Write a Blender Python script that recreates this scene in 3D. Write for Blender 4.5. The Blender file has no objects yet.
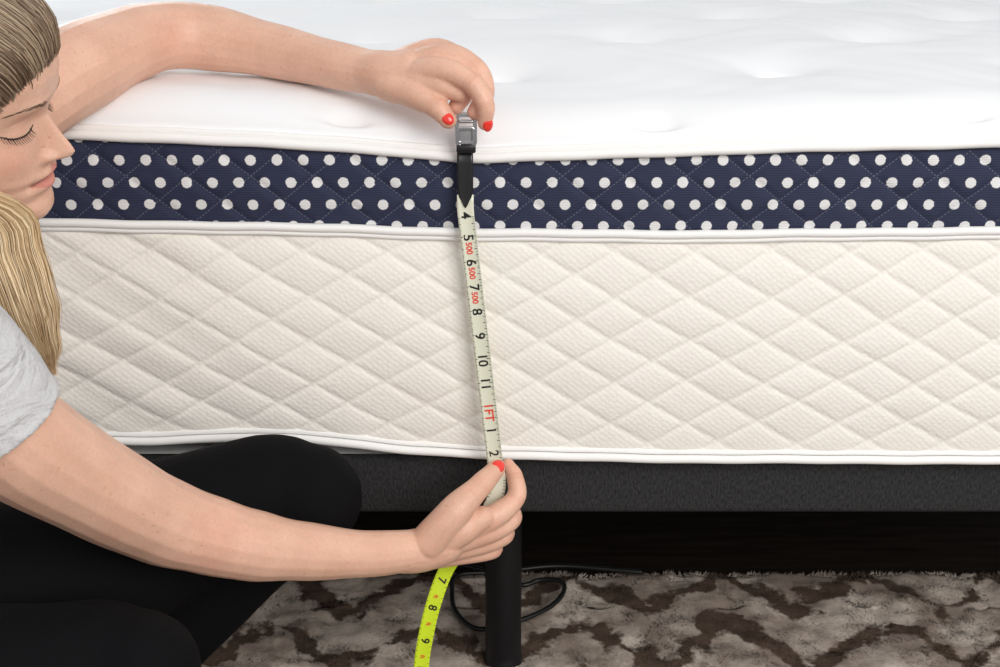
import bpy, math, random
import numpy as np
from mathutils import Vector, Matrix
from mathutils.kdtree import KDTree
random.seed(7); rng=np.random.default_rng(7)
scene=bpy.context.scene
scene.view_settings.view_transform='Standard'
try: scene.view_settings.look='None'
except Exception: pass

# ---------------------------------------------------------------- camera
PITCH=math.radians(20.0); CAM=Vector((0,-1.366,0.953)); F=1388.9
cd=bpy.data.cameras.new("camera"); cam=bpy.data.objects.new("camera",cd)
scene.collection.objects.link(cam); cam.location=CAM; cam.rotation_euler=(math.radians(70),0,0)
cd.lens=50; cd.sensor_width=36; cd.clip_start=0.05
scene.camera=cam
FW=Vector((0,math.cos(PITCH),-math.sin(PITCH))); UP=Vector((0,math.sin(PITCH),math.cos(PITCH)))
def at(u,v,y):      # survey measurement of the photograph -> world point in the vertical plane y
    d=FW*F+Vector((1,0,0))*(u-500)-UP*(v-333.5)
    return CAM+d*((y-CAM.y)/d.y)
def atz(u,v,z):
    d=FW*F+Vector((1,0,0))*(u-500)-UP*(v-333.5)
    return CAM+d*((z-CAM.z)/d.z)

# ---------------------------------------------------------------- helpers
def empty(name):
    e=bpy.data.objects.new(name,None); scene.collection.objects.link(e); e.empty_display_size=.1; return e
def mkobj(name,verts,faces,mat=None,parent=None,smooth=True,uv=None):
    me=bpy.data.meshes.new(name)
    me.from_pydata([tuple(v) for v in verts],[],[tuple(f) for f in faces]); me.update()
    if smooth: me.polygons.foreach_set("use_smooth",[True]*len(me.polygons))
    if uv is not None:
        l=me.uv_layers.new(name="UVMap"); idx=np.zeros(len(me.loops),dtype=np.int32)
        me.loops.foreach_get("vertex_index",idx)
        l.data.foreach_set("uv",np.asarray(uv,dtype=np.float32)[idx].ravel())
    o=bpy.data.objects.new(name,me); scene.collection.objects.link(o)
    if mat: me.materials.append(mat)
    if parent: o.parent=parent
    return o
class MB:
    def __init__(s): s.v=[]; s.f=[]
    def add(s,v,f):
        n=len(s.v); s.v.extend([tuple(a) for a in v]); s.f.extend([tuple(i+n for i in q) for q in f])
def grid_faces(nu,nv,wrapu=False):
    f=[]
    for i in range(nu if wrapu else nu-1):
        i2=(i+1)%nu
        for j in range(nv-1):
            f.append((i*nv+j,i2*nv+j,i2*nv+j+1,i*nv+j+1))
    return f
def spline(pts,rad,k):
    pts=[np.array(p,float) for p in pts]; n=len(pts)
    if n==2: k=max(k,2)
    P=[];R=[]
    for i in range(n-1):
        p0=pts[i-1] if i>0 else 2*pts[0]-pts[1]; p1=pts[i]; p2=pts[i+1]
        p3=pts[i+2] if i+2<n else 2*pts[-1]-pts[-2]
        for s in range(k):
            t=s/k
            P.append(.5*((2*p1)+(-p0+p2)*t+(2*p0-5*p1+4*p2-p3)*t*t+(-p0+3*p1-3*p2+p3)*t**3))
            ts=t*t*(3-2*t)
            R.append(rad[i]*(1-ts)+rad[i+1]*ts)
    P.append(pts[-1]); R.append(rad[-1])
    return P,R
def tube(mb,pts,rad,n=20,k=6,flat=None,caps=True):
    if not isinstance(rad,(list,tuple)): rad=[rad]*len(pts)
    P,R=spline(pts,list(rad),k)
    T=[]
    for i in range(len(P)):
        a=P[max(i-1,0)]; b=P[min(i+1,len(P)-1)]; d=b-a; T.append(d/(np.linalg.norm(d)+1e-12))
    ref=np.array([0,0,1.]) if abs(T[0][2])<.9 else np.array([1.,0,0])
    rings=[]; nv=np.cross(T[0],ref); nv/=np.linalg.norm(nv)
    for i in range(len(P)):
        nv=nv-T[i]*np.dot(nv,T[i]); nv/=np.linalg.norm(nv); bv=np.cross(T[i],nv)
        rings.append((P[i],R[i],nv.copy(),bv,T[i]))
    full=[]
    if caps:
        p,r,a,b,t=rings[0]
        for q in (0.02,.3,.6,.85): 
            full.append((p-t*r*math.cos(q*math.pi/2),r*math.sin(q*math.pi/2),a,b))
    for p,r,a,b,t in rings: full.append((p,r,a,b))
    if caps:
        p,r,a,b,t=rings[-1]
        for q in (.85,.6,.3,.02):
            full.append((p+t*r*math.cos(q*math.pi/2),r*math.sin(q*math.pi/2),a,b))
    V=[]
    for p,r,a,b in full:
        for j in range(n):
            th=2*math.pi*j/n; o=(a*math.cos(th)+b*math.sin(th))*r
            if flat is not None:
                ax=np.array(flat[0],float); ax/=np.linalg.norm(ax); o=o-ax*np.dot(o,ax)*(1-flat[1])
            V.append(p+o)
    Fc=[]
    m=len(full)
    for i in range(m-1):
        for j in range(n):
            Fc.append((i*n+j,i*n+(j+1)%n,(i+1)*n+(j+1)%n,(i+1)*n+j))
    Fc.append(tuple(reversed(range(n)))); Fc.append(tuple((m-1)*n+j for j in range(n)))
    mb.add(V,Fc)
def ellipsoid(mb,c,r,R=None,nu=28,nv=18):
    c=np.array(c,float); V=[];Fc=[]
    for i in range(nv+1):
        t=math.pi*(i+ (0.001 if i==0 else (-.001 if i==nv else 0)))/nv
        for j in range(nu):
            p=2*math.pi*j/nu
            q=np.array([r[0]*math.sin(t)*math.cos(p),r[1]*math.sin(t)*math.sin(p),r[2]*math.cos(t)])
            if R is not None: q=R@q
            V.append(c+q)
    for i in range(nv):
        for j in range(nu):
            Fc.append((i*nu+j,(i+1)*nu+j,(i+1)*nu+(j+1)%nu,i*nu+(j+1)%nu))
    Fc.append(tuple(range(nu))); Fc.append(tuple(reversed([nv*nu+j for j in range(nu)])))
    mb.add(V,Fc)
def remesh(name,mb,voxel,smooth,mat,parent,fac=.5):
    o=mkobj(name+"_src",mb.v,mb.f)
    m=o.modifiers.new("r",'REMESH'); m.mode='VOXEL'; m.voxel_size=voxel; m.use_smooth_shade=True
    if smooth:
        s=o.modifiers.new("s",'SMOOTH'); s.factor=fac; s.iterations=smooth
    dg=bpy.context.evaluated_depsgraph_get(); dg.update()
    me=bpy.data.meshes.new_from_object(o.evaluated_get(dg)); 
    bpy.data.objects.remove(o)
    me.name=name; me.polygons.foreach_set("use_smooth",[True]*len(me.polygons))
    no=bpy.data.objects.new(name,me); scene.collection.objects.link(no); no.parent=parent
    me.materials.clear(); me.materials.append(mat)
    return no
def sstep(a,b,x):
    t=np.clip((x-a)/(b-a),0,1); return t*t*(3-2*t)

# ---------------------------------------------------------------- material helpers
class M:
    def __init__(s,name,col=(.8,.8,.8),rough=.6,metal=0,**kw):
        s.m=bpy.data.materials.new(name); s.m.use_nodes=True; s.nt=s.m.node_tree
        s.b=s.nt.nodes["Principled BSDF"]
        s.b.inputs["Base Color"].default_value=(*col,1); s.b.inputs["Roughness"].default_value=rough
        s.b.inputs["Metallic"].default_value=metal
        for k,v in kw.items(): s.b.inputs[k.replace("_"," ")].default_value=v
    def node(s,t,**kw):
        n=s.nt.nodes.new(t)
        for k,v in kw.items(): setattr(n,k,v)
        return n
    def set(s,inp,v):
        if hasattr(v,'is_linked') or isinstance(v,bpy.types.NodeSocket): s.nt.links.new(v,inp)
        else: inp.default_value=v
    def ma(s,op,a,b=None,c=None,clamp=False):
        n=s.node('ShaderNodeMath',operation=op,use_clamp=clamp)
        s.set(n.inputs[0],a)
        if b is not None: s.set(n.inputs[1],b)
        if c is not None: s.set(n.inputs[2],c)
        return n.outputs[0]
    def coord(s,which="Object"): return s.node('ShaderNodeTexCoord').outputs[which]
    def map(s,vec,scale=(1,1,1),rot=(0,0,0)):
        n=s.node('ShaderNodeMapping'); s.set(n.inputs[0],vec); n.inputs['Scale'].default_value=scale; n.inputs['Rotation'].default_value=rot
        return n.outputs[0]
    def noise(s,vec,scale,detail=3,rough=.5,dist=0):
        n=s.node('ShaderNodeTexNoise'); s.set(n.inputs['Vector'],vec); n.inputs['Scale'].default_value=scale
        n.inputs['Detail'].default_value=detail; n.inputs['Roughness'].default_value=rough; n.inputs['Distortion'].default_value=dist
        return n.outputs[0]
    def voro(s,vec,scale,feature='F1',rnd=1.0):
        n=s.node('ShaderNodeTexVoronoi',feature=feature); s.set(n.inputs['Vector'],vec); n.inputs['Scale'].default_value=scale
        n.inputs['Randomness'].default_value=rnd
        return n.outputs['Distance']
    def ramp(s,f,stops):
        n=s.node('ShaderNodeValToRGB'); s.set(n.inputs[0],f); e=n.color_ramp.elements
        while len(e)<len(stops): e.new(.5)
        for i,(p,c) in enumerate(stops): e[i].position=p; e[i].color=(*c,1)
        return n.outputs[0]
    def mix(s,f,a,b,mode='MIX'):
        n=s.node('ShaderNodeMix',data_type='RGBA',blend_type=mode)
        s.set(n.inputs[0],f)
        for i,v in ((6,a),(7,b)):
            if isinstance(v,tuple): v=(*v,1) if len(v)==3 else v
            s.set(n.inputs[i],v)
        return n.outputs[2]
    def bump(s,h,strength=.3,dist=.001):
        n=s.node('ShaderNodeBump'); s.set(n.inputs['Height'],h); n.inputs['Strength'].default_value=strength; n.inputs['Distance'].default_value=dist
        s.nt.links.new(n.outputs[0],s.b.inputs['Normal'])
    def base(s,c): s.set(s.b.inputs['Base Color'],c)

# --- fabric materials
m_top=M("white_knit_fabric",(.885,.90,.92),.85); c=m_top.coord()
m_top.bump(m_top.noise(c,900,2),.15,.0006)
m_pipe=M("white_piping_cord",(.92,.915,.90),.7); c=m_pipe.coord()
m_pipe.bump(m_pipe.noise(c,900,2),.3,.0006)
m_cream=M("cream_quilted_fabric",(.8,.76,.7),.85)
c=m_cream.coord(); v1=m_cream.voro(m_cream.map(c,(1,0.0,1.15),(0,.78,0)),185,rnd=.35); n2=m_cream.noise(c,14,3)
m_cream.base(m_cream.mix(m_cream.ma('MULTIPLY',v1,.6),m_cream.mix(n2,(.905,.87,.81),(.935,.905,.85)),(.845,.80,.735)))
m_cream.bump(m_cream.ma('MULTIPLY',v1,-1.0),.36,.002)
m_navy=M("navy_polka_dot_fabric",(.02,.03,.1),.75)
uv=m_navy.coord("UV"); sp=m_navy.node('ShaderNodeSeparateXYZ'); m_navy.set(sp.inputs[0],uv)
U,V=sp.outputs[0],sp.outputs[1]
nz=m_navy.noise(uv,450,2); U2=m_navy.ma('ADD',U,m_navy.ma('MULTIPLY',m_navy.ma('SUBTRACT',nz,.5),.0025))
def lat(ou,ov,P=.0262,Q=.0455):
    a=m_navy.ma('MULTIPLY',m_navy.ma('SUBTRACT',m_navy.ma('FRACT',m_navy.ma('ADD',m_navy.ma('DIVIDE',U2,P),ou)),.5),P)
    b=m_navy.ma('MULTIPLY',m_navy.ma('SUBTRACT',m_navy.ma('FRACT',m_navy.ma('ADD',m_navy.ma('DIVIDE',V,Q),ov)),.5),Q)
    return m_navy.ma('SQRT',m_navy.ma('ADD',m_navy.ma('MULTIPLY',a,a),m_navy.ma('MULTIPLY',b,b)))
d=m_navy.ma('MINIMUM',lat(0,.4),lat(.5,.9))
dot=m_navy.ma('MULTIPLY',m_navy.ma('SUBTRACT',.0057,d),1500,clamp=True)
def diag(sg,sp_=.0625):
    t=m_navy.ma('FRACT',m_navy.ma('DIVIDE',m_navy.ma('ADD',U,m_navy.ma('MULTIPLY',V,sg)),sp_))
    return m_navy.ma('ABSOLUTE',m_navy.ma('SUBTRACT',t,.5))
th=m_navy.ma('LESS_THAN',m_navy.ma('MINIMUM',diag(1.25),diag(-1.25)),.0095)
dash=m_navy.ma('GREATER_THAN',m_navy.ma('FRACT',m_navy.ma('MULTIPLY',U,330)),.45)
th=m_navy.ma('MULTIPLY',m_navy.ma('MULTIPLY',th,dash),.25)
rib=m_navy.ma('SINE',m_navy.ma('MULTIPLY',V,3600))
base=m_navy.mix(m_navy.ma('MULTIPLY_ADD',rib,.3,.5),(.010,.014,.042),(.024,.032,.080))
base=m_navy.mix(th,base,(.5,.52,.6))
m_navy.base(m_navy.mix(dot,base,(.78,.78,.785)))
m_navy.bump(m_navy.ma('ADD',rib,m_navy.ma('MULTIPLY',dot,1.5)),.35,.0006)

m_char=M("charcoal_woven_fabric",(.03,.03,.033),.9,Specular_IOR_Level=.2); c=m_char.coord()
m_char.base(m_char.ramp(m_char.noise(m_char.map(c,(1,1,.35)),500,3,.7),[(.3,(.010,.010,.011)),(.7,(.050,.050,.052))]))
m_char.bump(m_char.noise(c,900,2),.4,.001)
m_black=M("black_powder_coat",(.006,.006,.007),.45,Specular_IOR_Level=.3)
m_cable=M("black_rubber",(.006,.006,.006),.45)
m_legg=M("black_leggings_fabric",(.0035,.0035,.0045),.85,Specular_IOR_Level=.12); c=m_legg.coord(); m_legg.bump(m_legg.noise(c,700,2),.3,.0006)
m_shirt=M("heather_grey_jersey",(.55,.56,.58),.9); c=m_shirt.coord()
m_shirt.base(m_shirt.mix(m_shirt.noise(m_shirt.map(c,(1,1,.4)),500,3),(.52,.52,.535),(.70,.70,.71)))
m_shirt.bump(m_shirt.ma('ADD',m_shirt.ma('MULTIPLY',m_shirt.noise(m_shirt.map(c,(1,1,2.2),(0,.6,0)),17,3,.5,.8),1.6),m_shirt.ma('MULTIPLY',m_shirt.noise(c,700,2),.10)),.7,.010)
m_nail=M("coral_red_nail_polish",(.85,.045,.03),.12,Coat_Weight=.6)
m_lash=M("dark_lash",(.03,.018,.012),.6)
m_skin=M("skin",(.72,.43,.32),.42,Subsurface_Weight=.22,Subsurface_Scale=.007)
m_skin.b.inputs['Subsurface Radius'].default_value=(1,.35,.2)
at_=m_skin.node('ShaderNodeAttribute'); at_.attribute_name="tint"; c=m_skin.coord()
blot=m_skin.ramp(m_skin.ma('ADD',m_skin.ma('MULTIPLY',m_skin.noise(c,26,4),.6),m_skin.ma('MULTIPLY',m_skin.noise(c,330,3,.7),.4)),[(.32,(.88,.80,.77)),(.68,(1.06,1.06,1.06))])
frk=m_skin.ramp(m_skin.noise(c,230,2,.5),[(.67,(1,1,1)),(.75,(.87,.76,.69))])
m_skin.base(m_skin.mix(1.0,m_skin.mix(1.0,at_.outputs['Color'],blot,'MULTIPLY'),frk,'MULTIPLY'))
m_skin.bump(m_skin.ma('ADD',m_skin.voro(c,1100),m_skin.ma('MULTIPLY',m_skin.noise(c,90,3),1.4)),.24,.0007)
m_brow=M("eyebrow_hair",(.20,.125,.075),.7)
hair_mats=[M("hair_lowlight",(.12,.075,.045),.5).m,M("hair_mid",(.25,.17,.108),.46).m,M("hair_highlight",(.46,.35,.24),.42).m]
lock_mats=[M("lock_lowlight",(.32,.20,.095),.45).m,M("lock_mid",(.60,.43,.24),.42).m,M("lock_highlight",(.84,.68,.46),.4).m]

# ---------------------------------------------------------------- room
wood=M("dark_walnut_floor",(.05,.03,.02),.8,Specular_IOR_Level=.08); c=wood.coord()
wood.base(wood.ramp(wood.noise(wood.map(c,(1.5,14,1)),5,5),[(.3,(.008,.0055,.0045)),(.7,(.022,.015,.011))]))
BOXF=[(0,3,2,1),(4,5,6,7),(0,1,5,4),(1,2,6,5),(2,3,7,6),(3,0,4,7)]
def boxv(x0,x1,y0,y1,z0,z1): return [(x0,y0,z0),(x1,y0,z0),(x1,y1,z0),(x0,y1,z0),(x0,y0,z1),(x1,y0,z1),(x1,y1,z1),(x0,y1,z1)]
mkobj("floor",boxv(-3,3,-3,3,-.02,0),BOXF,wood.m,smooth=False)
wl=M("painted_wall",(.75,.75,.74),.9); wl.bump(wl.noise(wl.coord(),200,2),.1,.001)
mkobj("wall_back",boxv(-3,3,2.9,3,0,2.5),BOXF,wl.m,smooth=False)
mkobj("baseboard_back",boxv(-3,3,2.885,2.9,0,.1),BOXF,M("white_trim",(.8,.8,.8),.5).m,smooth=False)

# ---------------------------------------------------------------- mattress
mattress=empty("mattress")
X0,X1,Y0,Y1,RC=-1.0,1.03,0.0,1.52,.07
def table(pts): 
    w=[at(u,v,0) for u,v in pts]; return np.array([p.x for p in w]),np.array([p.z for p in w])
TT=table([(-200,133),(70,134),(200,139),(330,146),(400,151),(467,158),(540,156),(640,152),(800,147),(1000,142),(1300,139)])
TM=table([(-200,221),(45,223),(200,226),(350,229),(460,233),(700,235),(1000,231),(1300,230)])
TB=table([(-100,438),(150,439),(240,435),(310,437),(400,447),(490,453),(700,457),(1000,458),(1300,458)])
def smooth_interp(T):
    xs=np.linspace(-1.3,1.3,1301); z=np.interp(xs,T[0],T[1]); k=np.exp(-np.linspace(-2,2,41)**2); k/=k.sum()
    zp=np.pad(z,20,mode='edge'); z=np.convolve(zp,k,'valid'); return xs,z
TT,TM,TB=map(smooth_interp,(TT,TM,TB))
ZT,ZM,ZB=.660,.567,.3125
def line(T,Z,x,y):
    w=1-sstep(0.02,.3,y); return Z*(1-w)+np.interp(x,T[0],T[1])*w
def perim():
    pts=[]
    xs=list(np.arange(X0+RC,-.57,.012))+list(np.arange(-.57,.57,.0022))+list(np.arange(.57,X1-RC,.012))
    pts+= [(x,Y0,0,-1) for x in xs]
    def corner(cx,cy,a0):
        return [(cx+RC*math.cos(a0+t*math.pi/2),cy+RC*math.sin(a0+t*math.pi/2),math.cos(a0+t*math.pi/2),math.sin(a0+t*math.pi/2)) for t in np.linspace(0,1,10)]
    pts+=corner(X1-RC,Y0+RC,-math.pi/2)
    pts+=[(X1,y,1,0) for y in np.arange(Y0+RC+.02,Y1-RC,.02)]
    pts+=corner(X1-RC,Y1-RC,0)
    pts+=[(x,Y1,0,1) for x in np.arange(X1-RC-.02,X0+RC,-.02)]
    pts+=corner(X0+RC,Y1-RC,math.pi/2)
    pts+=[(X0,y,-1,0) for y in np.arange(Y1-RC-.02,Y0+RC,-.02)]
    pts+=corner(X0+RC,Y0+RC,math.pi)
    return np.array(pts)
PR=perim()
seg=np.hypot(*(np.roll(PR[:,:2],-1,0)-PR[:,:2]).T); PL=np.concatenate([[0],np.cumsum(seg)[:-1]])+PR[0,0]
def band(name,Tlo,Zlo,Thi,Zhi,nv,offs,mat):
    x,y=PR[:,0],PR[:,1]
    lo=line(Tlo,Zlo,x,y); hi=line(Thi,Zhi,x,y)
    s=np.linspace(0,1,nv)[None,:]
    z=lo[:,None]*(1-s)+hi[:,None]*s
    o=offs(PL[:,None]+0*s,z,s+0*z)
    vx=x[:,None]+PR[:,2][:,None]*o; vy=y[:,None]+PR[:,3][:,None]*o
    V=np.stack([vx,vy,z],-1).reshape(-1,3)
    uv=np.stack([PL[:,None]+0*s,z],-1).reshape(-1,2)
    return mkobj(name,V.tolist(),grid_faces(len(PR),nv,True),mat,mattress,uv=uv)
def tri(t): 
    f=t-np.floor(t); return np.minimum(f,1-f)
def lownoise(x,z):
    return (np.sin(x*17+z*9+1)+np.sin(x*31-z*23+2)*.6+np.sin(x*7.3+z*41)*.5)*.33
def offs_cream(x,z,s):
    W,H=.079,.0475
    xx=x+.004*lownoise(x,z); zz=z+.003*lownoise(z*2+3,x)
    a=xx/W+zz/H; b=xx/W-zz/H
    a=a+.11*np.sin(np.pi*a)/np.pi*2; b=b+.11*np.sin(np.pi*b+.7)/np.pi*2
    da=tri(a)*.042; db=tri(b)*.042
    cre=(1-np.exp(-(da/.0024)**2))*(1-np.exp(-(db/.0024)**2))
    puff=np.sqrt(np.clip(np.sin(np.pi*tri(a))*np.sin(np.pi*tri(b)),0,1))
    edge=sstep(0,.05,s)*sstep(0,.05,1-s)
    bul=.010*np.sin(np.pi*s)**.6 
    wr=.0014*lownoise(x*2.2,z*2.5)*edge
    left=(1-sstep(-.45,-.15,x))*.0014*np.sin(x*60+z*95)*edge
    return bul+edge*(.0012*cre+.0019*puff)-.002+wr+left
def offs_navy(x,z,s):
    a=(x+1.25*z)/.0625-.5; b=(x-1.25*z)/.0625-.5
    da=tri(a)*.039; db=tri(b)*.039
    cre=(1-np.exp(-(da/.004)**2))*(1-np.exp(-(db/.004)**2))
    edge=sstep(0,.12,s)*sstep(0,.12,1-s)
    return .004*np.sin(np.pi*s)**.6+edge*(.0022*cre)+.0015*lownoise(x*2,z*4)*edge
band("cream_quilted_side_panel",TB,ZB,TM,ZM,112,offs_cream,m_cream.m)
band("navy_dotted_border_band",TM,ZM,TT,ZT,36,offs_navy,m_navy.m)
def piping(name,T,Z,r,dz,out,mat=m_pipe.m,wob=.0006):
    x,y=PR[:,0],PR[:,1]; z=line(T,Z,x,y)+dz+wob*np.sin(PL*47)*np.sin(PL*23+1)
    n=10; V=[]
    for i in range(len(PR)):
        for j in range(n):
            t=2*math.pi*j/n; o=out+math.cos(t)*r
            V.append((x[i]+PR[i,2]*o,y[i]+PR[i,3]*o,z[i]+math.sin(t)*r))
    N=len(PR); Fc=[(i*n+j,((i+1)%N)*n+j,((i+1)%N)*n+(j+1)%n,i*n+(j+1)%n) for i in range(N) for j in range(n)]
    return mkobj(name,V,Fc,mat,mattress)
piping("top_piping",TT,ZT,.0052,.001,.0065)
piping("top_piping_binding",TT,ZT,.0033,.0080,.003)
piping("middle_piping",TM,ZM,.0046,.002,.0055)
piping("middle_piping_binding",TM,ZM,.003,-.0045,.0040)
piping("bottom_piping",TB,ZB,.0046,.000,.006)
piping("bottom_piping_binding",TB,ZB,.003,.0068,.002)
def edge_samples(a,b,fine0,fine1,step):
    e=[0,.001,.003,.006,.010,.014,.018,.022,.026,.030,.034,.038,.042,.046,.050,.055]
    L=[a+t for t in e]; 
    x=a+.060
    mids=[]
    while x<b-.06:
        mids.append(x); x+= step if (fine0<x<fine1) else .03
    return np.array(L+mids+[b-t for t in reversed(e)])
gx=edge_samples(X0,X1,-.6,.85,.0055); gy=edge_samples(Y0,Y1,0,1.1,.0055)
GX,GY=np.meshgrid(gx,gy,indexing='ij'); NX,NY=GX.copy(),GY.copy()
E=np.minimum(np.minimum(GX-X0,X1-GX),np.minimum(GY-Y0,Y1-GY))
for cx,cy,sx,sy in ((X0+RC,Y0+RC,-1,-1),(X1-RC,Y0+RC,1,-1),(X0+RC,Y1-RC,-1,1),(X1-RC,Y1-RC,1,1)):
    s=(GX-cx)*sx/RC; t=(GY-cy)*sy/RC; k=(s>0)&(t>0)
    s2=s*np.sqrt(np.clip(1-t*t/2,0,1)); t2=t*np.sqrt(np.clip(1-s*s/2,0,1))
    NX[k]=(cx+sx*s2*RC)[k]; NY[k]=(cy+sy*t2*RC)[k]; E[k]=(RC*(1-np.hypot(s2,t2)))[k]
RR=.055; H=.036
q=np.clip(E/RR,0,1)
Zt=line(TT,ZT,NX,NY)+.009+H*np.sqrt(1-(1-q)**2)+.006*sstep(.05,.2,E)+.010*sstep(0.1,.5,E)
def tuft(x,y,sx=1.0):
    dxx,dyy=.31,.36
    r=9*np.ones_like(x)
    for (ox,oy) in ((.158,.012),(.003,.192)):
        a=(x-ox+dxx/2)%dxx-dxx/2; b=(y-oy+dyy/2)%dyy-dyy/2
        r=np.minimum(r,np.hypot(a/sx,b))
    return r
fl=sstep(0.0,.012,E)
r1=tuft(NX,NY,1.35); r2=tuft(NX,NY,1.5)
back=.35+.65*sstep(.05,.15,E)
Zt+=fl*back*(-.017*np.exp(-(r1/.036)**2)-.007*np.exp(-(r1/.085)**2))+fl*(-.0055*np.exp(-(r2/.014)**4))
Zt+=sstep(.02,.10,E)*(.0014*np.sin(NX*38+5*np.sin(NY*9))*np.sin(NY*30)+.0009*np.sin(NX*71+4*np.sin(NY*21+NX*8))*np.cos(NY*52+3*np.sin(NX*13)))
Vt=np.stack([NX,NY,Zt],-1).reshape(-1,3)
mkobj("pillow_top_panel",Vt.tolist(),[tuple(reversed(f)) for f in grid_faces(len(gx),len(gy))],m_top.m,mattress)
mkobj("underside_panel",[(X0+.02,Y0+.012,.312),(X1-.02,Y0+.012,.312),(X1-.02,Y1-.02,.312),(X0+.02,Y1-.02,.312)],[(0,3,2,1)],m_pipe.m,mattress,smooth=False)

# ---------------------------------------------------------------- bed base
base=empty("adjustable_bed_base")
def rbox(name,x0,x1,y0,y1,z0,z1,bev,mat,parent,seg=4):
    o=mkobj(name,boxv(x0,x1,y0,y1,z0,z1),BOXF,mat,parent)
    b=o.modifiers.new("b",'BEVEL'); b.width=bev; b.segments=seg; return o
rbox("upholstered_deck",X0+.01,X1-.01,.012,1.50,.2385,.3095,.008,m_char.m,base)
rbox("steel_subframe",X0+.1,X1-.1,.12,1.4,.206,.242,.004,m_black.m,base)
def leg(i,x,y):
    n=28
    prof=[(.000,.0),(.022,.0),(.0225,.004),(.0225,.012),(.0215,.014),(.0215,.02),(.0215,.2),(.0215,.220),(.030,.222),(.030,.236),(0,.236)]
    V=[(x+r*math.cos(2*math.pi*j/n),y+r*math.sin(2*math.pi*j/n),z+.004) for r,z in prof for j in range(n)]
    Fc=[(a*n+j,a*n+(j+1)%n,(a+1)*n+(j+1)%n,(a+1)*n+j) for a in range(len(prof)-1) for j in range(n)]
    o=mkobj("leg_%d"%i,V,Fc,m_black.m,base)
    e=o.modifiers.new("e",'EDGE_SPLIT'); e.split_angle=.7
for i,(x,y) in enumerate([(.004,.075),(-.85,.12),(.88,.12),(.004,1.4),(-.85,1.4),(.88,1.4)]): leg(i+1,x,y)

# cable under bed
cable=empty("power_cable")
mb=MB()
cp=[(640,572,.012),(560,566,.01),(500,572,.01),(458,575,.012),(452,590,.012),(456,612,.012),(478,629,.012),(515,622,.014),(548,608,.016),(563,593,.02),(561,581,.02),(540,580,.015),(522,585,.012),(500,575,.014),(440,560,.012),(380,555,.012)]
tube(mb,[atz(u,v,z+.010) for u,v,z in cp],.0032,n=10,k=8)
mkobj("cord",mb.v,mb.f,m_cable.m,cable)
mb=MB(); tube(mb,[Vector((.12,.42,.215)),Vector((.13,.4,.15)),Vector((.16,.36,.13)),Vector((.2,.4,.16)),Vector((.22,.42,.215))],.004,n=10,k=8)
mkobj("hanging_cord",mb.v,mb.f,m_cable.m,cable)

# ---------------------------------------------------------------- rug
m_rug=M("rug_wool",(.4,.35,.3),.95,Specular_IOR_Level=.1)
c=m_rug.coord()
wv=m_rug.noise(c,9,3,.6); fine=m_rug.noise(c,150,3,.7)
sp=m_rug.node('ShaderNodeSeparateXYZ'); m_rug.set(sp.inputs[0],c)
X=m_rug.ma('ADD',sp.outputs[0],m_rug.ma('MULTIPLY',m_rug.ma('SUBTRACT',wv,.5),.12))
Y=m_rug.ma('ADD',sp.outputs[1],m_rug.ma('MULTIPLY',m_rug.ma('SUBTRACT',m_rug.noise(c,14,3,.6),.5),.09))
def tw(a,P): 
    return m_rug.ma('ABSOLUTE',m_rug.ma('SUBTRACT',m_rug.ma('FRACT',m_rug.ma('DIVIDE',a,P)),.5))
zig=m_rug.ma('ADD',Y,m_rug.ma('MULTIPLY',tw(X,.19),.20))
f=tw(m_rug.ma('ADD',zig,.03),.125)
f=m_rug.ma('ADD',f,m_rug.ma('MULTIPLY',m_rug.ma('SUBTRACT',m_rug.noise(c,15,4,.65),.5),.85))
f=m_rug.ma('ADD',f,m_rug.ma('MULTIPLY',m_rug.ma('SUBTRACT',fine,.5),.14))
fr=m_rug.ramp(f,[(.10,(0,0,0)),(.19,(1,1,1))])
lightc=m_rug.mix(fine,(.46,.385,.325),(.76,.67,.585))
md=m_rug.mix(m_rug.ramp(m_rug.noise(c,14,4,.6),[(.42,(0,0,0)),(.58,(1,1,1))]),(.34,.275,.23),lightc)
dk=m_rug.mix(fine,(.055,.036,.027),(.15,.105,.078))
m_rug.base(m_rug.mix(fr,dk,md))
m_rug.bump(m_rug.noise(c,420,3,.7),.7,.0025)
rx=np.arange(-1.15,1.15,.005); ry=np.arange(-.95,.290,.005)
RX,RY=np.meshgrid(rx,ry,indexing='ij')
def vn(x,y,s,seed):
    r=np.random.default_rng(seed); o=0
    for i in range(9):
        a=r.uniform(0,2*np.pi); p=r.uniform(0,6.28); kk=s*r.uniform(.6,1.5); o=o+np.sin(kk*(x*np.cos(a)+y*np.sin(a))+p)
    return o/9
ed=np.minimum(np.minimum(RX+1.15,1.144-RX),np.minimum(RY+.95,.283-RY))
def rugz(x,y): return .009+.004*vn(x,y,70,1)+.004*vn(x,y,170,2)
RZ=np.where(ed<.004,.001,rugz(RX,RY))
RYw=RY+.006*np.sin(RX*37)*(RY>.2)
rug=empty("patterned_area_rug")
mkobj("pile_base",np.stack([RX,RYw,RZ],-1).reshape(-1,3).tolist(),[tuple(f) for f in grid_faces(len(rx),len(ry))],m_rug.m,rug)
nt=60000
bx=rng.uniform(-.5,.8,nt); by=rng.uniform(-.08,.286,nt); bz=rugz(bx,by)-.003
an=rng.uniform(0,2*np.pi,nt); la=vn(bx,by,60,5)*9
lx=np.cos(la)*.003+rng.normal(0,.0015,nt); ly=np.sin(la)*.003+rng.normal(0,.0015,nt); h=rng.uniform(.003,.0058,nt); w=.0016
V=np.zeros((nt,4,3))
for kq in range(3):
    V[:,kq,0]=bx+w*np.cos(an+kq*2.094); V[:,kq,1]=by+w*np.sin(an+kq*2.094); V[:,kq,2]=bz
V[:,3,0]=bx+lx; V[:,3,1]=by+ly; V[:,3,2]=bz+h
i0=np.arange(nt)*4
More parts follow.
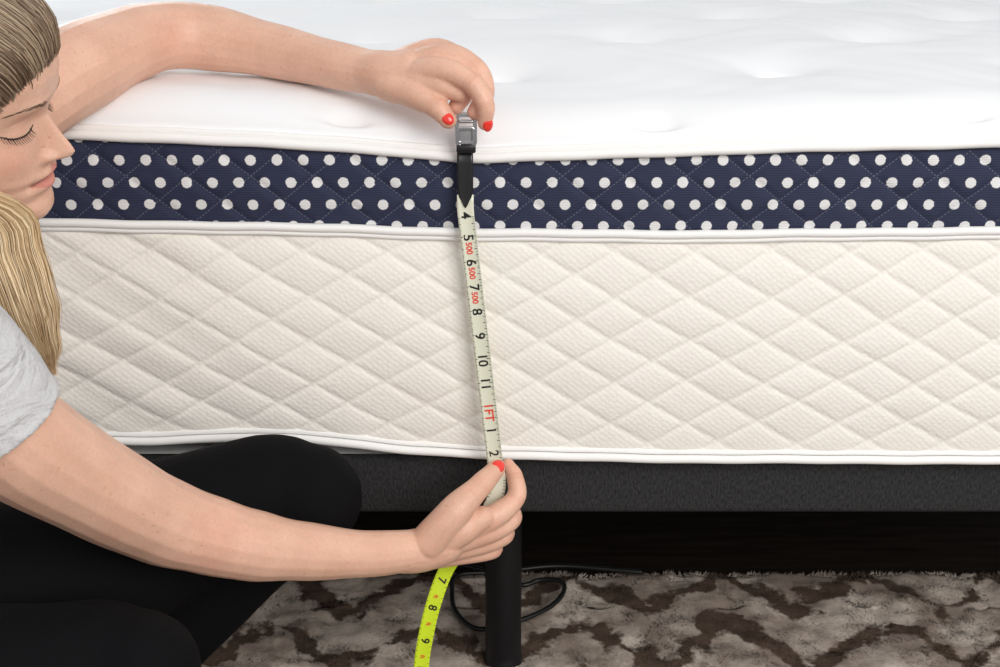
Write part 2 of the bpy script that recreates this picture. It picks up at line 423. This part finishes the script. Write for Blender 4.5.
Fa=np.concatenate([np.stack([i0,i0+1,i0+3],1),np.stack([i0+1,i0+2,i0+3],1),np.stack([i0+2,i0,i0+3],1)])
mkobj("pile_tufts",V.reshape(-1,3).tolist(),Fa.tolist(),m_rug.m,rug)

# ---------------------------------------------------------------- woman
woman=empty("woman")
SK=MB()
nails=[]
def chain(js,rs,**kw): tube(SK,[at(*j) for j in js],rs,n=18,k=6,**kw)
def nail(p_dip,p_tip,dorsal,L=.0078,W=.0056,r=.0075):
    a=Vector(p_dip); b=Vector(p_tip); t=(b-a).normalized(); d=Vector(dorsal); d=(d-t*d.dot(t)).normalized(); s=t.cross(d)
    c=b+d*(r*.62)-t*.0005
    R=np.array([[s.x,t.x,d.x],[s.y,t.y,d.y],[s.z,t.z,d.z]])
    nails.append((c,R,(W,L,.0034)))
chain([(-30,135,-.12),(10,108,-.06),(75,70,.0),(125,46,.06),(165,36,.10),(210,38,.115),(270,50,.10),(330,64,.06),(384,75,.022)],
      [.052,.047,.044,.0385,.035,.0345,.0285,.0245,.0215])
chain([(345,67,.05),(384,74,.022),(412,72,.010)],[.020,.0235,.022])
LH_f={
 'index':([(388,80,.015),(438,70,-.014),(471,83,-.032),(485,104,-.038),(485,123,-.034)],[.014,.0130,.0104,.0094,.0074]),
 'middle':([(388,75,.02),(442,56,.002),(475,68,-.014),(485,92,-.026),(475,112,-.026)],[.014,.0130,.0106,.0096,.008]),
 'ring':([(386,70,.028),(432,50,.018),(462,62,.002),(466,90,-.010),(456,107,-.014)],[.014,.0118,.010,.0094,.008]),
 'pinky':([(384,70,.034),(420,52,.034),(444,63,.020),(446,86,.006),(438,98,.000)],[.013,.0105,.009,.0085,.0075]),
}
for k_,(js,rs) in LH_f.items(): chain(js,rs)
chain([(388,84,.010),(414,94,-.012),(436,107,-.028),(448,120,-.034)],[.017,.0145,.0112,.0088])
chain([(392,80,.012),(422,80,-.004),(444,80,-.014)],[.016,.016,.012])
chain([(415,84,-.004),(440,86,-.018),(460,93,-.024)],[.012,.012,.009])
nail(at(485,104,-.038),at(485,123,-.034),(.5,-.82,.2),r=.0087)
nail(at(436,107,-.028),at(448,120,-.034),(.1,-.95,.25),r=.0098)
chain([(-100,330,-.33),(-60,362,-.35),(5,432,-.33),(95,487,-.27),(158,519,-.225),(205,534,-.20),(250,545,-.185),(300,551,-.16),(365,554,-.125),(416,550,-.095)],
      [.056,.054,.049,.0445,.041,.0375,.0345,.0292,.0238,.0215])
chain([(375,553,-.118),(416,551,-.095),(442,543,-.085)],[.020,.023,.023])
RH_f={
 'index':([(425,545,-.09),(487,520,-.072),(515,499,-.054),(515,478,-.040),(508,465,-.028)],[.015,.0135,.0105,.0092,.0072]),
 'middle':([(425,550,-.088),(485,532,-.070),(512,519,-.052),(505,507,-.034),(490,506,-.024)],[.014,.0135,.0105,.009,.008]),
 'ring':([(425,554,-.084),(478,543,-.066),(505,535,-.050),(498,524,-.034),(484,520,-.026)],[.014,.013,.010,.009,.008]),
 'pinky':([(425,558,-.08),(468,553,-.064),(494,550,-.050),(487,540,-.036),(474,536,-.030)],[.013,.0115,.009,.008,.007]),
}
for k_,(js,rs) in RH_f.items(): chain(js,rs)
chain([(428,542,-.098),(454,512,-.094),(480,486,-.074),(496,469,-.054)],[.019,.017,.0125,.0098])
chain([(435,543,-.088),(458,530,-.088),(482,518,-.078)],[.019,.018,.013])
nail(at(480,486,-.074),at(496,469,-.054),(.0,-.92,.5),L=.0088,W=.0070,r=.0105)

# ---- head
psi,pit,rol=math.radians(1),math.radians(8),math.radians(16)
f0=np.array([math.cos(psi),-math.sin(psi),0]); l0=np.array([math.sin(psi),math.cos(psi),0]); u0=np.array([0,0,1.])
f1=f0*math.cos(pit)-u0*math.sin(pit); u1=u0*math.cos(pit)+f0*math.sin(pit)
u2=u1*math.cos(rol)-l0*math.sin(rol); l2=l0*math.cos(rol)+u1*math.sin(rol)
HR=np.stack([f1,l2,u2],1)
tipL=np.array([.1065,0,-.034])
HO=np.array(at(76,151,-.15))-HR@tipL
def hw(p): return HO+HR@np.array(p,float)
zt=np.array([-11.3,-11,-10.4,-9.6,-8.8,-8.0,-7,-6.2,-5.5,-4.8,-4,-2,0,1.2,2.3,4,5.5,7,8.5,9.8,10.8,11.4,11.6])
xf=np.array([4.5,6.3,7.7,8.2,8.1,7.6,8.0,7.95,8.3,8.2,8.2,8.1,7.9,8.5,9.0,9.25,9.1,8.5,7.3,5.6,3.6,1.6,.1])
zb=np.array([-11.3,-11,-10,-8,-6,-4,-2,0,3,6,8.5,10,11,11.4,11.6])
xb=np.array([3.0,2.2,.8,-2.5,-5.2,-7.2,-8.6,-9.5,-10.2,-9.7,-7.9,-5.6,-3.4,-1.6,-.1])
zw=np.array([-11.3,-11,-10,-8,-6,-4,-2,0,2,4,6,8,9.6,10.8,11.4,11.6])
ww=np.array([1.0,2.0,3.1,4.7,5.6,6.2,6.7,7.0,7.3,7.55,7.4,6.4,4.9,3.0,1.4,.1])
nz_=200; nph=200
zz=np.linspace(-11.3,11.6,nz_)
def gs(a,n=7):
    k=np.exp(-np.linspace(-2,2,2*n+1)**2); k/=k.sum(); return np.convolve(np.pad(a,n,mode='edge'),k,'valid')
XF=gs(np.interp(zz,zt,xf),3); XB=gs(np.interp(zz,zb,xb)); WW=gs(np.interp(zz,zw,ww))
ph=np.linspace(0,2*np.pi,nph,endpoint=False)
Zg,Pg=np.meshgrid(zz,ph,indexing='ij')
xc=(XB+.48*(XF-XB))[:,None]
cf,sf=np.cos(Pg),np.sin(Pg)
ex=.92
hx=np.where(cf>0,xc+(XF[:,None]-xc)*np.abs(cf)**ex,xc-(xc-XB[:,None])*np.abs(cf)**ex)
hy=WW[:,None]*np.sign(sf)*np.abs(sf)**ex
SKULL=np.stack([hx,hy,Zg],-1).reshape(-1,3)*.01
front=(cf>0)
def g(cy,cz,sy,sz,both=True):
    r=np.exp(-((hy-cy)/sy)**2-((Zg-cz)/sz)**2)
    if both: r=r+np.exp(-((hy+cy)/sy)**2-((Zg-cz)/sz)**2)
    return r*front
npz=np.array([-4.7,-4.35,-3.9,-3.4,-2.8,-2,-1,0,.8,1.6]); npp=np.array([0,1.3,2.15,2.45,2.15,1.55,.95,.45,.15,0]); nps=np.array([1.0,.95,.85,.8,.72,.62,.58,.6,.8,1.])
NP=np.interp(zz,npz,npp)[:,None]; NS=np.interp(zz,npz,nps)[:,None]
hx=hx+front*NP*np.exp(-np.abs(hy/NS)**2.2)
hx+= .75*g(1.25,-3.8,.5,.5)
hx+= -.55*g(.65,-4.35,.28,.22)
hx+= -.75*g(2.9,.1,1.4,1.0)
hx+= .62*g(3.2,-.15,1.15,.75)
hx+= -.16*g(3.2,.55,1.2,.16)
hx+= .28*g(2.8,1.9,1.9,.6)
hx+= .3*g(4.2,-3.0,1.6,1.4)
hx+= .48*g(0,-5.55,1.7,.42,False)
hx+= .55*g(0,-6.95,1.5,.5,False)
hx+= -.55*g(0,-6.2,2.1,.2,False)
hx+= -.25*g(2.6,-6.2,.4,.5)
hx+= -.15*g(0,-4.95,.3,.5,False)
HV=np.stack([hx,hy,Zg],-1).reshape(-1,3)*.01
HW=HO+HV@HR.T
hf=[(i*nph+j,i*nph+(j+1)%nph,(i+1)*nph+(j+1)%nph,(i+1)*nph+j) for i in range(nz_-1) for j in range(nph)]
SK.add(HW.tolist(),hf+[tuple(reversed(range(nph))),tuple((nz_-1)*nph+j for j in range(nph))])
def surf(y,z,off=0):
    q=HV[(HV[:,0]>.0)]; d=(q[:,1]-y)**2+(q[:,2]-z)**2; p=q[d.argmin()].copy(); p[0]+=off; return hw(p)
for sgn in (-1,1):
    tube(SK,[hw((-.004,.066*sgn,-.03)),hw((-.012,.074*sgn,-.012)),hw((-.022,.081*sgn,.008)),hw((-.016,.082*sgn,.024)),hw((-.002,.078*sgn,.026)),hw((.004,.072*sgn,.012))],[.006,.006,.0055,.005,.0045,.005],n=12)
    ellipsoid(SK,hw((-.008,.070*sgn,.002)),(.014,.006,.022),HR)
chestP=np.array([-.53,-.25,.53])
tube(SK,[chestP,np.array([-.50,-.21,.60]),hw((-.035,0,-.10)),hw((-.025,0,-.04))],[.07,.056,.052,.055],n=28)
body=remesh("skin_body",SK,.0015,4,m_skin.m,woman)
me=body.data; nvv=len(me.vertices); co=np.zeros(nvv*3); me.vertices.foreach_get("co",co); co=co.reshape(-1,3)
col=np.tile(np.array([.79,.50,.372]),(nvv,1))
def tint(center,rad,c,amt):
    d=np.linalg.norm(co-np.array(center),axis=1); k=d<rad*2.5; w=(np.exp(-(d[k]/rad)**2)*amt)[:,None]; col[k]=col[k]*(1-w)+np.array(c)*w
def crease(j,prev,nxt,amt=.40):
    j,prev,nxt=[np.array(q) for q in (j,prev,nxt)]; a=(nxt-prev); a/=np.linalg.norm(a)
    d=co-j; r=np.linalg.norm(d,axis=1); k=r<.014
    s=d[k]@a
    w=np.zeros(len(s))
    for o_ in (-.0026,0,.0026): w=np.maximum(w,np.exp(-((s-o_)/.0008)**2))
    w=(w*amt*np.exp(-(r[k]/.012)**4))[:,None]
    col[k]=col[k]*(1-w)+np.array([.50,.20,.13])*w
loc=(co-HO)@HR*100
L=loc; inh=(np.abs(L[:,1])<8)&(L[:,2]>-12)&(L[:,2]<12)&(L[:,0]>3)
lipw=np.clip(1.25-((L[:,1]/2.5)**2+((L[:,2]+6.25)/(1.15*np.clip(1-np.abs(L[:,1])/3.4,.15,1)))**2),0,.35)/.35*inh*(L[:,0]>6)
col=col*(1-.8*lipw[:,None])+np.array([.64,.23,.19])*.8*lipw[:,None]
mouth=np.exp(-((L[:,2]+6.2)/.15)**2)*(np.abs(L[:,1])<2.4)*inh*.75
col=col*(1-mouth[:,None])+np.array([.22,.06,.05])*mouth[:,None]
ck=np.exp(-((np.abs(L[:,1])-4.3)/1.8)**2-((L[:,2]+2.8)/1.7)**2)*inh*.35
col=col*(1-ck[:,None])+np.array([.82,.40,.31])*ck[:,None]
nsx=np.exp(-((np.abs(L[:,1])-.65)/.3)**2-((L[:,2]+4.5)/.22)**2)*inh*.8
col=col*(1-nsx[:,None])+np.array([.2,.06,.05])*nsx[:,None]
el=np.exp(-((np.abs(L[:,1])-3.2)/1.3)**2-((L[:,2]-.1)/.5)**2)*inh*.35
col=col*(1-el[:,None])+np.array([.55,.29,.21])*el[:,None]
rt=sstep(-.6,.5,L[:,2]-(1.2+(L[:,0]-4.2)))*(L[:,2]>-1)*(np.abs(L[:,1])<9)*(L[:,0]>-11)*(L[:,2]<13)
col=col*(1-.6*rt[:,None])+np.array([.26,.18,.115])*.6*rt[:,None]
for D in (LH_f,RH_f):
    for js,rs in D.values():
        for j in js[2:4]: tint(at(*j),.010,(.80,.39,.29),.38)
        tint(at(*js[4]),.010,(.85,.39,.30),.5)
        tint(at(*js[1]),.013,(.80,.41,.31),.35)
        for q_ in (2,3): crease(at(*js[q_]),at(*js[q_-1]),at(*js[q_+1]))
crease(at(436,107,-.028),at(414,94,-.012),at(448,120,-.034)); crease(at(480,486,-.074),at(454,512,-.094),at(496,469,-.054))
for j in ((447,121,-.032),(497,468,-.052)): tint(at(*j),.012,(.85,.39,.30),.5)
tint(at(205,540,-.22),.035,(.82,.43,.33),.45); tint(at(165,40,.07),.03,(.82,.43,.33),.35)
ca=me.color_attributes.new("tint",'FLOAT_COLOR','POINT'); ca.data.foreach_set("color",np.concatenate([np.clip(col,0,1),np.ones((nvv,1))],1).astype(np.float32).ravel())
nb=MB()
for c_,R_,r_ in nails: ellipsoid(nb,c_,r_,R_,20,12)
mkobj("fingernails",nb.v,nb.f,m_nail.m,woman)
lb=MB()
for sg in (-1,1):
    pts=[(1.75,-.35),(2.4,-.72),(3.2,-.88),(4.0,-.72),(4.7,-.3)]
    W=[surf(sg*y*.01,z*.01,.0004) for y,z in pts]; tube(lb,W,[.0004,.0007,.0008,.0008,.0005],n=8,k=6)
    for t in np.linspace(.1,1,22):
        y=1.75+t*3.0; z=np.interp(y,[p[0] for p in pts],[p[1] for p in pts]); p=surf(sg*y*.01,z*.01)
        o=HR@np.array([.0035,sg*(.002*t),-.0035]); o2=HR@np.array([.0055,sg*(.0035*t),-.0042])
        tube(lb,[p,p+o,p+o2],[.0003,.0002,.0001],n=5,k=2)
mkobj("eyelashes",lb.v,lb.f,m_lash.m,woman)
bb=MB()
for sg in (-1,1):
    for t in np.linspace(0,1,140):
        y=1.3+t*3.6; z=1.75+.6*math.sin(t*2.3)-.25*t+random.uniform(-.22,.22)*(1.1-t)
        p=surf(sg*y*.01,z*.01,-.0002); q_=surf(sg*(y+.35)*.01,(z+.16*(1-1.6*t))*.01,.0002)
        tube(bb,[p,q_],[.00035,.0002],n=5,k=2,caps=False)
mkobj("eyebrows",bb.v,bb.f,m_brow.m,woman)
# hair: cap grown from the skull surface plus strands combed over it
EC=np.array([-.004,0,.022])
SD=SKULL-EC; SR=np.linalg.norm(SD,axis=1); SU=SD/SR[:,None]
kd=KDTree(len(SU))
for i,u_ in enumerate(SU): kd.insert(Vector(u_),i)
kd.balance()
def proj(d,off=0):
    d=d/np.linalg.norm(d); r=kd.find_n(Vector(d),4); rad=sum(SR[i] for _,i,_ in r)/4
    return EC+d*(rad+off)
def hl(x): return .009+(x-.042)*.044/.046
hz=SKULL[:,2]-hl(SKULL[:,0])
beh=(hz>.004)&(SKULL[:,2]>-.075)&((SKULL[:,0]<-.03)|(SKULL[:,2]>.0))
capv=EC+SU*(SR-.001+.0035*sstep(.004,.03,hz))[:,None]
cf_=[q for q in hf if all(beh[a] for a in q)]
mkobj("scalp_hair",[hw(v) for v in capv],cf_,hair_mats[0],woman)
def strands(name,paths,r,mats,wts):
    cu=bpy.data.curves.new(name,'CURVE'); cu.dimensions='3D'; cu.bevel_depth=r; cu.bevel_resolution=0; cu.use_fill_caps=False
    for m_ in mats: cu.materials.append(m_)
    for P in paths:
        s=cu.splines.new('POLY'); s.points.add(len(P)-1); s.use_smooth=True
        n=len(P); a=np.ones((n,4)); a[:,:3]=np.array(P); s.points.foreach_set("co",a.ravel())
        s.points.foreach_set("radius",[(.5 if i==0 else 1.0) if i<n*.7 else max(.15,1-(i-n*.7)/(n*.3)*.85) for i in range(n)])
        s.material_index=random.choices((0,1,2),wts)[0]
    o=bpy.data.objects.new(name,cu); scene.collection.objects.link(o); o.parent=woman; return o
hb=SKULL[(np.abs(hz)<.0016)&(SKULL[:,2]>-.012)&(SKULL[:,0]>-.02)]
paths=[]
for s_ in range(7500):
    st=hb[random.randrange(len(hb))]-EC
    st=st+np.array([-.035,0,.025])*random.random()**1.6*1.3+rng.normal(0,.0022,3)
    sy=math.copysign(1,st[1])
    en=np.array([-.085,random.gauss(0,.022)+.02*sy,-.035+random.gauss(0,.02)])
    mid=np.array([-.012,st[1]*1.05,.10-.55*abs(st[1])])
    a0=st/np.linalg.norm(st); b0=en/np.linalg.norm(en); m0=mid/np.linalg.norm(mid)
    off=.0045+random.random()*.0065; P=[]
    for t in np.linspace(0,1,20)**1.3:
        d=(1-t)**2*a0+2*t*(1-t)*m0*1.25+t*t*b0
        P.append(hw(proj(d,.0002+off*min(1,t*9)**.7)))
    paths.append(P)
strands("swept_back_hair",paths,.00048,hair_mats,(.28,.45,.27))
cl=[hw((-.09,0,.0)),hw((-.08,-.035,-.05)),np.array(at(-20,205,-.22)),np.array(at(4,250,-.255)),np.array(at(22,300,-.27)),np.array(at(36,340,-.27)),np.array(at(50,374,-.265))]
cr=[.03,.034,.032,.030,.027,.019,.006]
CP,CR=spline(cl,cr,5)
paths=[]
for s_ in range(3200):
    th=random.uniform(0,2*math.pi); rr=math.sqrt(random.random()); tw_=random.gauss(0,.22); e=random.randint(int(len(CP)*.78),len(CP))
    clump=.10*math.sin(th*7)
    wa=random.gauss(0,.0012); wp=random.uniform(0,6)
    P=[]
    for i in range(0,e):
        t=i/(len(CP)-1); r_=CR[i]*rr*(1+clump*t)
        P.append(CP[i]+np.array([math.cos(th+tw_*t)*r_+wa*math.sin(t*8+wp),math.sin(th+tw_*t)*r_*.6,.15*math.sin(th)*r_]))
    paths.append(P)
strands("long_hair_lock",paths,.00040,lock_mats,(.26,.44,.30))

# ---- t-shirt
TS=MB()
pel=np.array([-.70,-.40,.24])
tube(TS,[pel,np.array([-.68,-.35,.36]),np.array([-.62,-.28,.45]),np.array([-.56,-.25,.53])],[.125,.118,.115,.09],n=36,k=6)
shL=np.array(at(-40,145,-.12)); shR=np.array(at(-104,335,-.345))
tube(TS,[shL,(shL+shR)/2+np.array([-.05,0,.0]),shR],[.060,.080,.066],n=30)
sl=[shR,np.array(at(-66,360,-.349)),np.array(at(-34,390,-.343)),np.array(at(-8,424,-.334))]
tube(TS,sl,[.068,.0655,.062,.0600],n=30,caps=False)
tube(TS,[sl[2]*.38+sl[3]*.62,sl[3]],[.0600,.0618],n=30,caps=False)
tube(TS,[shL,np.array(at(-10,120,-.085)),np.array(at(8,106,-.065))],[.060,.056,.053],n=26,caps=False)
remesh("grey_tshirt",TS,.003,2,m_shirt.m,woman)
# ---- leggings
LG=MB()
hipL=np.array([-.63,-.30,.24]); hipR=np.array([-.68,-.45,.24])
kneeL=np.array(at(309,497,-.072)); kneeR=np.array([-.315,-.33,.262])
ellipsoid(LG,pel+np.array([0,0,-.02]),(.15,.17,.13))
tube(LG,[hipL,hipL*.55+kneeL*.45+np.array([0,.02,.0]),kneeL+np.array([-.06,-.005,.0]),kneeL],[.095,.085,.064,.056],n=30)
ankL=np.array([-.40,-.12,.085]); ankR=np.array([-.61,-.37,.10])
tube(LG,[kneeL,kneeL*.65+ankL*.35+np.array([-.02,0,0]),ankL],[.056,.055,.036],n=26)
tube(LG,[hipR,hipR*.5+kneeR*.5+np.array([0,0,.01]),kneeR+np.array([-.05,0,0]),kneeR],[.10,.086,.062,.055],n=30)
tube(LG,[kneeR,kneeR*.65+ankR*.35+np.array([0,0,-.01]),ankR],[.055,.054,.036],n=26)
remesh("black_leggings",LG,.005,6,m_legg.m,woman)
SH=MB()
for a,hd in ((ankL,np.array([.19,.01,-.045])),(ankR,np.array([.08,.0,-.07]))):
    tube(SH,[a+np.array([-.03,0,-.03]),a+hd*.45,a+hd],[.032,.036,.026],n=22,flat=((0,0,1),.75))
    tube(SH,[a,a+np.array([-.02,0,-.035])],[.036,.034],n=22)
remesh("black_socks",SH,.004,3,m_legg.m,woman)

# ---------------------------------------------------------------- measuring tape
tape=empty("measuring_tape")
m_blade=M("pale_tape_blade",(.76,.77,.62),.35,Coat_Weight=.3)
m_fluo=M("fluorescent_yellow_blade",(.66,.84,.02),.35,Coat_Weight=.3)
m_ink=M("black_print",(.008,.008,.008),.5); m_red=M("red_print",(.80,.05,.02),.5)
m_chrome=M("brushed_steel",(.55,.55,.56),.25,1.0); m_plast=M("black_plastic",(.012,.012,.014),.3)
A4=at(465.5,211,-.0225); A14=at(494,452,-.036)
TP=lambda n: A4.lerp(A14,(n-4)/10) if n>=4 else A4+(at(465,150,-.020)-A4)*((4-n)/2.55)
def ribbon(name,pts,width,mat,curve=.0012,ends=None):
    P=[np.array(p) for p in pts]; V=[];Fc=[]; m=7
    for i,p in enumerate(P):
        t=P[min(i+1,len(P)-1)]-P[max(i-1,0)]; t/=np.linalg.norm(t)
        s=np.cross(t,np.array([0,1.,0])); s/=np.linalg.norm(s); s=-s if s[0]<0 else s
        nn=np.cross(s,t); nn=nn if nn[1]<0 else -nn
        ww=width if ends is None else ends[i]
        for j in range(m):
            q=(j/(m-1)-.5)*2; V.append(p+s*q*ww/2+nn*curve*(q*q))
    for i in range(len(P)-1):
        for j in range(m-1): Fc.append((i*m+j,i*m+j+1,(i+1)*m+j+1,(i+1)*m+j))
    o=mkobj(name,V,Fc,mat,tape); s=o.modifiers.new("s",'SOLIDIFY'); s.thickness=.0003; s.offset=0; return o
TW=.0165
ribbon("blade",[TP(n) for n in np.linspace(3.3,14.9,40)],TW,m_blade.m)
def frame(pa,pb):
    t=(pb-pa).normalized(); s=t.cross(Vector((0,1,0))).normalized(); s=-s if s.x<0 else s
    n=s.cross(t).normalized(); n=n if n.y<0 else -n
    return t,s,n
txt_parts={'ink':MB(),'red':MB()}
def text(body,pos,t,s,n,size,which,bold=.00025):
    cu=bpy.data.curves.new("t",'FONT'); cu.body=body; cu.size=size; cu.align_x='CENTER'; cu.align_y='CENTER'; cu.offset=bold
    o=bpy.data.objects.new("t",cu); scene.collection.objects.link(o)
    dg=bpy.context.evaluated_depsgraph_get(); me=bpy.data.meshes.new_from_object(o.evaluated_get(dg))
    R=Matrix((t,s,n)).transposed()
    txt_parts[which].add([R@v.co+pos for v in me.vertices],[tuple(p.vertices) for p in me.polygons])
    bpy.data.objects.remove(o)
def quad(pos,t,s,n,lt,ls,which='ink'):
    txt_parts[which].add([pos-t*lt-s*ls,pos+t*lt-s*ls,pos+t*lt+s*ls,pos-t*lt+s*ls],[(0,1,2,3)])
t,s,n=frame(A4,A14)
lab={4:"4",5:"5",6:"6",7:"7",8:"8",9:"9",10:"10",11:"11",12:"1FT",13:"1",14:"2"}
for k_,v_ in lab.items():
    p=TP(k_+.05+(.12 if k_==4 else 0)+(.22 if k_==12 else 0))+n*.0006-s*.0008
    text(v_,p,t,s,n,.0145 if k_!=12 else .0130,'red' if k_==12 else 'ink')
for k_ in (5.47,6.47,7.47): text("500",TP(k_)+n*.0006-s*.001,t,s,n,.0085,'red',.0002)
for i in range(0,16*11+8):
    nn_=4.25+i/16
    if nn_>14.8: break
    j=i+4
    L_=.0046 if j%16==0 else (.0034 if j%8==0 else (.0028 if j%4==0 else .0019))
    for sg in (1,-1):
        LL=L_ if sg>0 else L_*.55
        quad(TP(nn_)+s*sg*(TW/2-LL/2-.0001)+n*.0013,t,s,n,.00024 if j%4 else .00036,LL/2)
ribbon("black_end_sleeve",[TP(x)+Vector((0,-.0012,0)) for x in (1.3,2.0,2.6,3.15,3.4,3.55,3.7,3.85)],TW,m_plast.m,.0006,[.0160,.0160,.0160,.0155,.012,.008,.005,.001])
def rr(w,h,r,nseg=8):
    pts=[]
    for cx,cz,a in ((w/2-r,h/2-r,0),(-w/2+r,h/2-r,90),(-w/2+r,-h/2+r,180),(w/2-r,-h/2+r,270)):
        for i in range(nseg): 
            an=math.radians(a+90*i/(nseg-1)); pts.append((cx+r*math.cos(an),cz+r*math.sin(an)))
    return pts
def ringplate(name,c,w,h,r,b,th,mat):
    o_=rr(w,h,r); i_=rr(w-2*b,h-2*b,max(r-b,.0015)); m=len(o_); V=[]
    for yy in (-th/2,th/2):
        for P in (o_,i_):
            for x,z in P: V.append((c.x+x,c.y+yy,c.z+z))
    Fc=[]
    for j in range(m):
        k2=(j+1)%m
        Fc+= [(j,k2,m+k2,m+j),(2*m+j,3*m+j,3*m+k2,2*m+k2),(j,2*m+j,2*m+k2,k2),(m+j,m+k2,3*m+k2,3*m+j)]
    o=mkobj(name,V,Fc,mat,tape,smooth=False); bv=o.modifiers.new("b",'BEVEL'); bv.width=.0006; bv.segments=2; return o
cc=at(466,131,-.026)
ringplate("steel_hook_ring",cc,.0215,.036,.008,.004,.0045,m_chrome.m)
ringplate("steel_hook_bar",cc+Vector((0,-.001,-.004)),.018,.017,.003,.0028,.005,m_chrome.m)
rbox("hook_window",cc.x-.007,cc.x+.007,cc.y-.001,cc.y+.001,cc.z-.014,cc.z+.004,.0008,M("grey_plastic",(.25,.25,.26),.4).m,tape,2)
rbox("hook_clamp",cc.x-.0095,cc.x+.0095,cc.y-.003,cc.y+.003,cc.z-.0215,cc.z-.013,.0015,m_plast.m,tape,2)
mbx=MB(); tube(mbx,[cc+Vector((-.006,-.003,.010)),cc+Vector((.006,-.003,.010))],.0018,n=12); mkobj("hook_rivet",mbx.v,mbx.f,m_chrome.m,tape)
tail=[TP(14.85),at(498,478,-.038),at(496,495,-.042),at(484,520,-.045),at(462,548,-.045),at(446,570,-.046),at(434,602,-.055),at(426,635,-.062),at(421,670,-.068),at(419,730,-.085),Vector((-.085,-.11,.06)),Vector((-.10,-.16,.024)),Vector((-.2,-.2,.022))]
TPp,_=spline(tail,[1]*len(tail),6)
ribbon("loose_blade_grip",TPp[:19],.0165,m_blade.m,.0009)
ribbon("loose_blade",TPp[18:],.0165,m_fluo.m,.0009)
def tailat(v):
    for i in range(18,len(TPp)-1):
        a=TPp[i]; d=Vector(a)-CAM; vv=333.5-F*d.dot(UP)/d.dot(FW)
        if vv>=v: return Vector(TPp[i]),Vector(TPp[i+1])
    return Vector(TPp[-2]),Vector(TPp[-1])
for v_,b_ in ((578,"7"),(607,"8"),(636,"9"),(664,"10")):
    a,b=tailat(v_); t,s,n=frame(a,b); text(b_,a+n*.0008,t,s,n,.0125,'ink')
    a,b=tailat(v_+15); t,s,n=frame(a,b); text("ft",a+n*.0008,t,s,n,.007,'red',.0001)
for v_ in np.arange(572,668,3.0):
    a,b=tailat(v_); t,s,n=frame(a,b)
    for sg in (-1,1): quad(a+s*sg*(.0165/2-.0012)+n*.001,t,s,n,.00022,.001)
for q_ in range(7,14):
    a=Vector(TPp[q_]); b=Vector(TPp[q_+1]); t,s,n=frame(a,b)
    for sg in (-1,1): quad(a+s*sg*(.0165/2-.0014)+n*.001,t,s,n,.0003,.0013)
mkobj("black_printing",txt_parts['ink'].v,txt_parts['ink'].f,m_ink.m,tape,smooth=False)
mkobj("red_printing",txt_parts['red'].v,txt_parts['red'].f,m_red.m,tape,smooth=False)

# ---------------------------------------------------------------- light
w=bpy.data.worlds.new("world"); scene.world=w; w.use_nodes=True
w.node_tree.nodes['Background'].inputs[0].default_value=(.985,.99,1,1); w.node_tree.nodes['Background'].inputs[1].default_value=.60
def area(name,loc,target,size,energy,colr):
    l=bpy.data.lights.new(name,'AREA'); l.size=size; l.energy=energy; l.color=colr
    o=bpy.data.objects.new(name,l); scene.collection.objects.link(o); o.location=loc
    o.rotation_euler=(Vector(target)-Vector(loc)).to_track_quat('-Z','Y').to_euler()
area("window_light",(-1.4,2.6,1.5),(0,.3,.6),1.3,30,(.90,.96,1))
area("softbox_light",(1.2,-2.3,1.9),(0,0,.45),1.6,60,(1,.965,.925))
